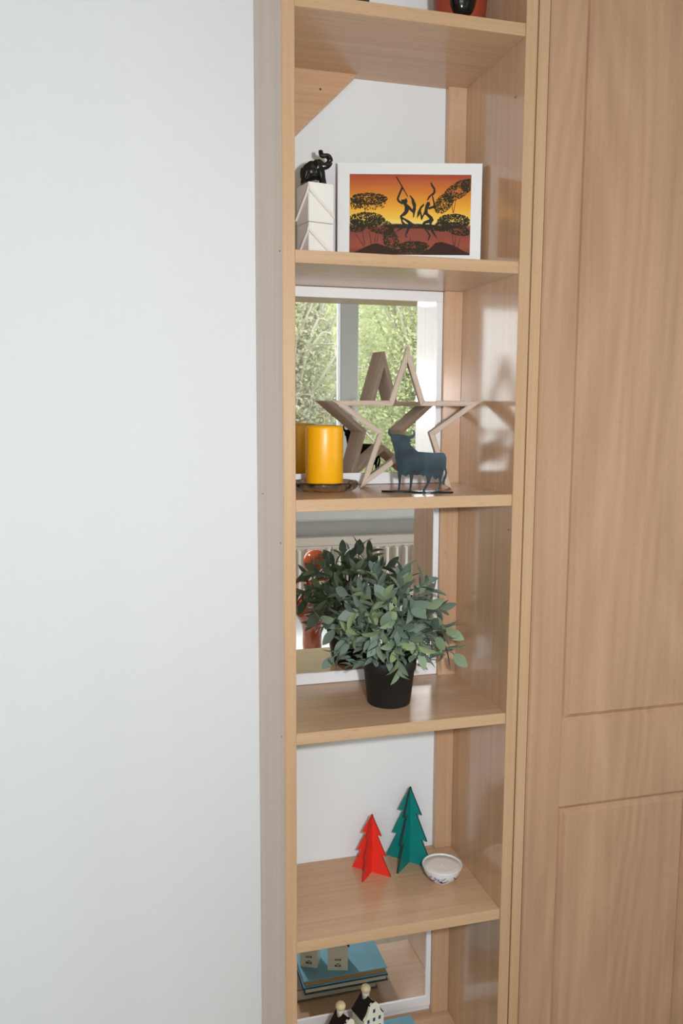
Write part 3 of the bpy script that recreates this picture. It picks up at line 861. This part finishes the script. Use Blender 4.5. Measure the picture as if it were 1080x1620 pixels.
# ================================================================== metal bull
mb, nt, b = new_mat('blued_steel')
b.inputs['Metallic'].default_value = 0.85; b.inputs['Roughness'].default_value = 0.27
tn = nt.nodes.new('ShaderNodeTexNoise'); tn.inputs['Scale'].default_value = 45; tn.inputs['Detail'].default_value = 4
tcc = nt.nodes.new('ShaderNodeTexCoord'); nt.links.new(tcc.outputs['Object'], tn.inputs['Vector'])
rr_ = nt.nodes.new('ShaderNodeValToRGB'); rr_.color_ramp.elements[0].position = 0.3; rr_.color_ramp.elements[1].position = 0.75
rr_.color_ramp.elements[0].color = srgb(14, 19, 21); rr_.color_ramp.elements[1].color = srgb(27, 38, 42)
nt.links.new(tn.outputs['Fac'], rr_.inputs['Fac']); nt.links.new(rr_.outputs['Color'], b.inputs['Base Color'])
M_steel = mb
BULL = [[-42.6,97.7],[-44.7,95.0],[-45.9,90.7],[-44.6,87.0],[-41.2,83.5],[-40.8,77.7],[-38.3,75.9],[-36.9,69.1],[-35.1,60.4],[-33.3,49.2],[-32.0,39.2],[-30.0,33.0],[-29.7,24.3],[-28.3,14.3],[-29.1,5.5],[-29.7,3.0],[-26.2,3.0],[-26.0,6.8],[-25.1,14.3],[-24.3,26.9],[-20.6,25.4],[-17.4,24.2],[-13.8,27.0],[-12.1,27.0],[-11.2,19.6],[-11.6,8.3],[-13.4,2.6],[-9.0,2.4],[-8.5,8.3],[-6.8,19.6],[-5.7,26.9],[-0.1,26.0],[4.3,27.0],[9.2,24.6],[12.3,26.2],[14.3,18.7],[13.8,12.5],[8.9,4.9],[8.4,1.8],[11.5,1.8],[12.7,5.0],[18.7,15.0],[20.4,21.9],[22.8,25.7],[25.4,20.8],[28.5,20.2],[31.5,23.3],[32.9,16.5],[32.4,9.0],[30.6,5.3],[30.0,1.8],[33.1,1.8],[33.4,5.3],[35.4,14.1],[36.8,23.4],[38.2,29.0],[40.3,35.3],[41.6,32.8],[41.3,27.8],[38.3,21.6],[37.2,15.3],[41.0,11.0],[41.8,19.1],[43.8,24.1],[44.7,30.4],[42.9,39.0],[43.2,45.2],[43.3,52.6],[41.6,58.2],[38.2,60.8],[22.8,60.5],[11.7,61.2],[0.6,61.8],[-5.6,66.9],[-11.3,72.4],[-10.1,74.0],[-13.2,76.5],[-9.5,76.4],[-9.3,77.8],[-13.2,80.2],[-7.1,82.0],[-4.4,86.1],[-4.4,90.4],[-6.0,93.5],[-9.5,95.0],[-7.2,91.6],[-7.2,88.5],[-9.6,86.2],[-14.6,85.6],[-22.0,87.2],[-32.0,88.6],[-38.8,87.4],[-42.5,90.1],[-42.8,93.8]]
bull = empty('metal_bull', (0.2023, 0.0635, Z3), -0.404, label='dark blued-steel bull silhouette on a thin base in front of the star', cat='figurine')
zmin = 1.8
bm = bmesh.new()
add_prism(bm, [(u * 0.001, (max(v, 1.6) + 0.0) * 0.001) for u, v in BULL], -0.0011, 0.0011)
bmesh.ops.recalc_face_normals(bm, faces=bm.faces)
bmesh.ops.bevel(bm, geom=[e for e in bm.edges if len(e.link_faces) == 2 and e.calc_face_angle(0) > 1.3 and abs(e.verts[0].co.y - e.verts[1].co.y) < 1e-6], offset=0.0005, segments=2, affect='EDGES')
bo = link('body', bm_mesh('body', bm), M_steel, bull)
base = []
for i in range(48):
    a = 2 * math.pi * i / 48
    base.append((0.0545 * math.cos(a), (0.010 + 0.0016 * math.cos(5 * a)) * math.sin(a)))
prism('base', base, 0.0, 0.0022, M_steel, bull, plane='XY')

# ================================================================== potted plant
M_pot = plain('black_plastic_pot', srgb(28, 28, 29), 0.55, 0.4, var=0.1)
PC = (0.1712, 0.095)
plant = empty('potted_plant', (PC[0], PC[1], Z4), label='artificial sage-leaved plant in a black plastic pot', cat='plant')
lathe('pot', [(0, 0.0), (0.0325, 0.0), (0.0340, 0.0015), (0.0405, 0.056), (0.0425, 0.057), (0.0435, 0.0735), (0.0425, 0.0745), (0.0405, 0.0735), (0.0395, 0.058), (0.0385, 0.055), (0, 0.054)], M_pot, plant, n=48)
lathe('soil', [(0, 0.063), (0.020, 0.0625), (0.0402, 0.061)], plain('soil', srgb(50, 40, 32), 0.95, var=0.4, scale=300), plant, n=32)
ml, nt, b = new_mat('sage_leaf')
oi = nt.nodes.new('ShaderNodeObjectInfo')
rp = nt.nodes.new('ShaderNodeValToRGB'); el = rp.color_ramp.elements
el[0].position = 0.0; el[0].color = srgb(98, 116, 104)
el[1].position = 1.0; el[1].color = srgb(152, 170, 122)
q = el.new(0.4); q.color = srgb(118, 136, 120)
q = el.new(0.72); q.color = srgb(136, 154, 126)
nt.links.new(oi.outputs['Random'], rp.inputs['Fac'])
tcl = nt.nodes.new('ShaderNodeTexCoord'); nl = nt.nodes.new('ShaderNodeTexNoise'); nl.inputs['Scale'].default_value = 130; nl.inputs['Detail'].default_value = 3
nt.links.new(tcl.outputs['Object'], nl.inputs['Vector'])
mxl = nt.nodes.new('ShaderNodeMix'); mxl.data_type = 'RGBA'; mxl.blend_type = 'MULTIPLY'; mxl.inputs['Factor'].default_value = 0.35
rl = nt.nodes.new('ShaderNodeMapRange'); rl.inputs['From Min'].default_value = 0.25; rl.inputs['From Max'].default_value = 0.75; rl.inputs['To Min'].default_value = 0.55; rl.inputs['To Max'].default_value = 1.15
nt.links.new(nl.outputs['Fac'], rl.inputs['Value'])
nt.links.new(rp.outputs['Color'], mxl.inputs['A']); nt.links.new(rl.outputs['Result'], mxl.inputs['B'])
nt.links.new(mxl.outputs['Result'], b.inputs['Base Color'])
b.inputs['Roughness'].default_value = 0.6; b.inputs['Specular IOR Level'].default_value = 0.3
M_leaf = ml
M_stem = plain('sage_stem', srgb(96, 112, 92), 0.7)
def leaf_mesh(k, width, fold, curl):
    V, F = [], []
    n = 7
    for i in range(n + 1):
        t = i / n
        w = width * (math.sin(math.pi * min(1, t ** 0.85)) ** 0.8) * 0.5 if 0 < t < 1 else (0.03 if t == 0 else 0.0)
        zc = curl * (t * t) * -1 + 0.06 * t
        V += [(t, -w, zc + fold * w), (t, 0, zc), (t, w, zc + fold * w)]
    for i in range(n):
        a = i * 3; c = a + 3
        F += [(a, c, c + 1, a + 1), (a + 1, c + 1, c + 2, a + 2)]
    return mesh_py('leaf', V, F)
LEAVES = [leaf_mesh(0, 0.50, 0.25, 0.10), leaf_mesh(1, 0.44, 0.35, 0.22), leaf_mesh(2, 0.56, 0.15, -0.05), leaf_mesh(3, 0.40, 0.30, 0.35)]
rl_ = random.Random(21)
nsprig = 30
gold = 2.39996
count = 0
for i in range(nsprig):
    az = i * gold + rl_.uniform(-0.25, 0.25)
    t = (i + 0.5) / nsprig
    pol = 0.10 + 1.62 * (t ** 0.75)                       # angle from vertical
    rxy = 0.104; rz_ = 0.128
    rlen = rl_.uniform(0.84, 1.03)
    tip = Vector((math.sin(pol) * math.cos(az) * 0.112 * rlen, math.sin(pol) * math.sin(az) * 0.086 * rlen, 0.080 + math.cos(pol) * rz_ * rlen + 0.006))
    bs = Vector((math.cos(az) * 0.018 * rl_.random(), math.sin(az) * 0.018 * rl_.random(), 0.060))
    mid = bs.lerp(tip, 0.5) + Vector((0, 0, 0.022 + 0.022 * math.sin(pol)))
    pts = smooth_path([bs, mid, tip], 6)
    bm = bmesh.new(); add_tube(bm, pts, [0.0012] * len(pts), 5)
    st = link('stem', bm_mesh('stem', bm), M_stem, plant, smooth=True)
    npair = 5
    roll = rl_.uniform(0, 6.28)
    def place(at, dirv, normal, L):
        global count
        M = Matrix((dirv, normal.cross(dirv).normalized(), normal)).transposed().to_4x4()
        o = link('leaf', LEAVES[rl_.randrange(4)], M_leaf, st, smooth=False)
        o.matrix_local = Matrix.Translation(at) @ M @ Matrix.Scale(L, 4)
        count += 1
    for k in range(npair):
        f = 0.36 + 0.62 * k / (npair - 1)
        idx = min(len(pts) - 2, int(f * (len(pts) - 1)))
        at = pts[idx].lerp(pts[idx + 1], f * (len(pts) - 1) - idx)
        d = (pts[idx + 1] - pts[idx]).normalized()
        a1 = d.cross(Vector((0.2, 0.1, 1))).normalized(); a2 = d.cross(a1).normalized()
        ph = roll + k * 1.45
        for s in (0, math.pi):
            side = a1 * math.cos(ph + s) + a2 * math.sin(ph + s)
            spread = 0.95 - 0.30 * (k / (npair - 1)) + rl_.uniform(-0.15, 0.15)
            dv = (d * math.cos(spread) + side * math.sin(spread)).normalized()
            L = rl_.uniform(0.025, 0.036) * (1.05 - 0.12 * (k == npair - 1))
            # keep clear of the mirror and of the uprights
            endp = Vector((PC[0], PC[1], Z4)) + at + dv * L
            if endp.y > D - 0.012: dv.y = min(dv.y, -0.15); dv.normalize()
            if endp.z < Z4 + 0.012: dv.z = abs(dv.z); dv.normalize()
            nrm = (d - dv * d.dot(dv))
            if nrm.length < 0.05: nrm = Vector((0, 0, 1)) - dv * dv.z
            nrm.normalize()
            place(at, dv, nrm, L)
# small inner leaves that fill the heart of the plant
V, F = [], []
src = LEAVES[3]
for i in range(260):
    a = rl_.uniform(0, 6.283); q = math.sqrt(rl_.random()) * 0.062; z = rl_.uniform(0.066, 0.135)
    at = Vector((q * math.cos(a) * 1.1, q * math.sin(a) * 0.85, z))
    dv = Vector((math.cos(a) * rl_.uniform(0.3, 1), math.sin(a) * rl_.uniform(0.3, 1), rl_.uniform(-0.25, 0.8))).normalized()
    nr = Vector((rl_.gauss(0, .4), rl_.gauss(0, .4), 1)); nr = (nr - dv * nr.dot(dv)).normalized()
    Mx = Matrix.Translation(at) @ Matrix((dv, nr.cross(dv).normalized(), nr)).transposed().to_4x4() @ Matrix.Scale(rl_.uniform(0.018, 0.028), 4)
    k = len(V)
    V += [Mx @ v.co for v in src.vertices]
    F += [tuple(k + j for j in p.vertices) for p in src.polygons]
link('inner_foliage', mesh_py('inner_foliage', V, F), M_leaf, plant, smooth=True, kind='stuff')
for me in LEAVES:
    for p in me.polygons: p.use_smooth = True

# ================================================================== felt trees
M_red = plain('red_painted_wood', srgb(228, 50, 36), 0.55, 0.35, var=0.10, scale=150)
M_teal = plain('teal_painted_wood', srgb(8, 128, 124), 0.55, 0.35, var=0.08, scale=120)
M_teal_edge = plain('charred_edge', srgb(24, 40, 40), 0.7)
M_red_edge = plain('dark_red_edge', srgb(170, 34, 26), 0.7)
def xtree(name, cx, cy, rz, hwid, h, mats, label):
    r = empty(name, (cx, cy, Z5), rz, label=label, cat='tree ornament')
    half = [(0, 1.0), (0.50, 0.665), (0.27, 0.672), (0.74, 0.335), (0.51, 0.345), (1.0, 0.0)]
    rightp = [(x * hwid, z * h) for x, z in half]
    outl = rightp + [(-x, z) for x, z in reversed(rightp)][:-1]
    t = 0.0015
    prism('tree_panel', outl, -t, t, mats, r, plane='XZ', side_mat=1)
    # the second panel is slotted over the first: two halves joined through the slot at the crossing
    bm = bmesh.new()
    for s in (-1, 1):
        pts = [(s * t, h)] + [(s * max(x * hwid, t), z * h) for x, z in half[1:]] + [(s * t, 0.0)]
        add_prism(bm, pts, -t, t, 'YZ', None, 1)
    link('tree_panel', bm_mesh('tree_panel', bm), mats, r)
    return r
xtree('paper_tree', 0.1648, 0.1585, math.radians(-42), 0.0365, 0.1035, [M_red, M_red_edge], 'small red slotted Christmas tree cut-out on the shelf')
xtree('paper_tree', 0.2385, 0.1725, math.radians(-46), 0.0455, 0.1375, [M_teal, M_teal_edge], 'taller dark green slotted Christmas tree cut-out behind the bowl')

# ================================================================== bowl candle
M_china = plain('white_china', srgb(226, 230, 232), 0.15, 0.5, var=0.01)
M_blue = plain('cobalt_blue', srgb(34, 40, 120), 0.2, 0.5, var=0.2)
BC = (0.2725, 0.1045)
bowl = empty('china_bowl', (BC[0], BC[1], Z5), label='small white china bowl with blue blossom print, filled with white wax', cat='bowl')
prof = [(0, 0.0), (0.0165, 0.0), (0.0175, 0.0022), (0.0245, 0.0075), (0.0305, 0.0165), (0.0335, 0.0270), (0.0338, 0.0282), (0.0328, 0.0287), (0.0318, 0.0278), (0.0300, 0.0210), (0.0, 0.0205)]
bw_ = lathe('bowl', prof, M_china, bowl, n=56)
lathe('wax', [(0, 0.0258), (0.002, 0.0254), (0.020, 0.0258), (0.0314, 0.0260), (0.0314, 0.0240), (0, 0.0235)], plain('white_wax', srgb(236, 230, 224), 0.4, 0.4, var=0.02), bowl, n=48)
bm = bmesh.new(); add_tube(bm, [(0, 0, 0.0245), (0.0002, 0, 0.0280)], 0.0007, 6)
link('wick', bm_mesh('wick', bm), plain('white_wick', srgb(230, 226, 220), 0.8), bowl)
def bowl_r(z):
    for (r1, z1_), (r2, z2_) in zip(prof[2:6], prof[3:7]):
        if z1_ <= z <= z2_: return r1 + (r2 - r1) * (z - z1_) / (z2_ - z1_)
    return 0.03
rb = random.Random(5)
def petal(a, z, r, parent):
    rr = bowl_r(z); dz = 0.002
    sl = (bowl_r(z + dz) - bowl_r(z - dz)) / (2 * dz)
    c = Vector((rr * math.cos(a), rr * math.sin(a), z)); nrm = Vector((math.cos(a), math.sin(a), -sl)).normalized()
    t1 = Vector((-math.sin(a), math.cos(a), 0)); t2 = nrm.cross(t1)
    th = rb.uniform(0, 3.14)
    pts = []
    for k in range(8):
        x = math.cos(k * math.pi / 4) * r * 1.9; y = math.sin(k * math.pi / 4) * r * 1.1
        X = x * math.cos(th) - y * math.sin(th); Y = x * math.sin(th) + y * math.cos(th)
        pts.append(c + t1 * X + t2 * Y + nrm * 0.0003)
    return pts
for a0 in (-2.02, -0.95, 0.2, 1.3, 2.4, 3.5):
    bm = bmesh.new()
    specs = [(0, 0.0085, 0.0013), (0.07, 0.0095, 0.0013), (-0.06, 0.0105, 0.0013), (0.02, 0.0118, 0.0013), (-0.16, 0.0135, 0.0011), (-0.26, 0.0165, 0.0011), (-0.33, 0.0185, 0.0009), (-0.12, 0.0165, 0.0009), (0.06, 0.0165, 0.0009), (0.16, 0.0175, 0.0009), (0.24, 0.0195, 0.0008), (0.2, 0.0095, 0.0011), (0.3, 0.0110, 0.0010), (0.38, 0.0135, 0.0009), (0.14, 0.0072, 0.0010)]
    for da, z, r in specs:
        f = bm.faces.new([bm.verts.new(p) for p in petal(a0 + da, z, r, bowl)])
    link('blossom_print', bm_mesh('blossom_print', bm, False), M_blue, bw_)

# ================================================================== books and little houses on the lowest shelf
M_cloth = plain('teal_book_cloth', srgb(124, 172, 190), 0.8, 0.2, var=0.14, scale=45, bump=0.2)
M_cloth_d = plain('dark_teal_cloth', srgb(52, 84, 92), 0.8, 0.2, var=0.1)
M_pages_o = plain('aged_pages', srgb(176, 140, 92), 0.85, 0.1, var=0.10, scale=200)
M_pages_w = plain('cream_pages', srgb(214, 206, 180), 0.85, 0.1, var=0.06, scale=200)
M_cloth_g = plain('grey_book_cloth', srgb(120, 110, 104), 0.8, 0.2)
def book(x0, x1, y0, y1, z0, z1, cm, pm, label):
    cx_, cy_ = (x0 + x1) / 2, (y0 + y1) / 2
    r = empty('book', (cx_, cy_, z0), label=label, cat='book', group='books stacked on the lowest shelf')
    a, c, h = (x1 - x0) / 2, (y1 - y0) / 2, z1 - z0
    t = 0.0020
    box('cover', -a, a, -c, c, 0, t, cm, r, bev=0.0004)
    box('cover', -a, a, -c, c, h - t, h, cm, r, bev=0.0004)
    box('spine', -a, a, -c - 0.001, -c + 0.002, 0, h, cm, r, bev=0.0006)
    box('pages', -a + 0.003, a - 0.003, -c + 0.002, c - 0.0035, t, h - t, pm, r)
book(0.060, 0.222, 0.006, 0.128, Z6, 0.4022, M_cloth_g, M_pages_w, 'lowest book of the stack, under the two teal books')
book(0.0735, 0.2368, 0.008, 0.1455, 0.4022, 0.4152, M_cloth_d, M_pages_w, 'thin dark teal book with cream pages, in the middle of the stack')
book(0.0720, 0.2356, 0.008, 0.1440, 0.4152, 0.4292, M_cloth, M_pages_o, 'worn teal book with brown page edges, on top of the stack')
ZB = 0.4292

M_hwhite = plain('cream_glaze', srgb(222, 216, 196), 0.25, 0.5, var=0.03)
M_hroof = plain('black_roof_glaze', srgb(20, 18, 22), 0.25, 0.5, var=0.4, scale=400, bump=0.6)
M_hblue = plain('delft_blue', srgb(56, 52, 92), 0.3, 0.5, var=0.1)
M_cork = plain('wax_seal', srgb(206, 186, 146), 0.3, 0.5, var=0.05)
def tiny_text(txt, size, mat, parent, loc, rz):
    cu = bpy.data.curves.new('lettering', 'FONT')
    cu.body = txt; cu.size = size; cu.align_x = 'CENTER'; cu.extrude = 0.00012; cu.offset = 0.00022; cu.resolution_u = 2
    o = bpy.data.objects.new('tmp', cu); COL.objects.link(o)
    dg = bpy.context.evaluated_depsgraph_get()
    me = bpy.data.meshes.new_from_object(o.evaluated_get(dg))
    bpy.data.objects.remove(o, do_unlink=True)
    me.materials.clear()
    t = link('lettering', me, mat, parent)
    t.location = loc; t.rotation_euler = (math.radians(90), 0, rz)
    return t
def house(bx, by, yaw, wid, dep, label, hwall, hridge):
    """bx,by: middle of the back wall; front looks along -Y of the house frame"""
    r = empty('miniature_house', (bx, by, ZB), yaw, label=label, cat='house figurine', group='miniature canal houses on the books')
    a = wid / 2
    # body with pointed top under the roof; front facade (y=-dep) has a bell gable
    prism('body', [(-a, 0), (a, 0), (a, hwall), (0, hridge), (-a, hwall)], -dep + 0.003, 0.0, M_hwhite, r)
    bell = [(-a - 0.0003, 0), (a + 0.0003, 0), (a + 0.0003, hwall), (a * 0.82, hwall + 0.001), (a * 0.74, hwall + 0.006), (a * 0.60, hwall + 0.012), (a * 0.46, hridge - 0.003), (a * 0.26, hridge + 0.001), (0, hridge + 0.0022)]
    fac = prism('facade', bell + [(-x, z) for x, z in reversed(bell[2:-1])], -dep, -dep + 0.004, M_hwhite, r)
    for s in (-1, 1):
        nx = Vector((hridge - hwall, a)).normalized() * 0.0022
        p0 = (s * (a + 0.0012), hwall - 0.0022); p1 = (0, hridge)
        prism('roof', [p0, p1, (p1[0], p1[1] + 0.0024), (p0[0] + s * nx.x, p0[1] + nx.y)], -dep + 0.0040, 0.0008, M_hroof, r)
        prism('gable_trim', [(s * (a + 0.0008), hwall - 0.001), (s * (a * 0.80), hwall + 0.0005), (s * a * 0.58, hwall + 0.0128), (s * a * 0.44, hridge - 0.002), (0, hridge + 0.0036), (0, hridge + 0.0024), (s * a * 0.40, hridge - 0.004), (s * a * 0.56, hwall + 0.010), (s * a * 0.74, hwall - 0.001)], -dep + 0.0010, -dep + 0.0048, M_hroof, r)
    ch = lathe('chimney', [(0, 0), (0.0062, 0), (0.0066, 0.012), (0.0070, 0.016)], M_hwhite, r, n=20, cx=0.0, cy=-dep * 0.28)
    ch.location = (0, 0, hridge - 0.006)
    bm = bmesh.new(); add_ball(bm, (0, -dep * 0.28, hridge + 0.0115), (0.0086, 0.0086, 0.0078), 18)
    link('seal_cap', bm_mesh('seal_cap', bm), M_cork, r, smooth=True)
    rows = [(hridge - 0.0125, (0,)), (hwall - 0.004, (-1, 0, 1)), (hwall - 0.019, (-1, 0, 1)), (hwall - 0.034, (-1, 1))]
    for z, cols in rows:
        for c_ in cols:
            box('window', c_ * a * 0.58 - 0.0022, c_ * a * 0.58 + 0.0022, -0.0004 - dep, -dep, z - 0.003, z + 0.003, M_hblue, fac)
    box('door', -0.003, 0.003, -dep - 0.0004, -dep, 0.001, 0.012, M_hblue, fac)
    tiny_text('BOLS', 0.0052, M_dark, r, (0, 0.0002, 0.0200), math.pi)
    tiny_text('KLM', 0.0062, M_dark, r, (0, 0.0002, 0.0075), math.pi)
    bm = bmesh.new()
    for x, z in ((-0.0022, 0.0134), (0, 0.0142), (0.0022, 0.0134), (0, 0.0126)):
        add_ball(bm, (x, 0.0001, z), (0.0008, 0.0003, 0.0008), 8)
    link('crown_mark', bm_mesh('crown_mark', bm), M_dark, r)
house(0.0904, 0.1065, math.radians(24), 0.0335, 0.034, 'little white canal house with black roof, the left one of the pair', 0.046, 0.068)
house(0.1415, 0.1290, math.radians(16), 0.0385, 0.036, 'little white canal house with black roof, the right one of the pair', 0.050, 0.074)
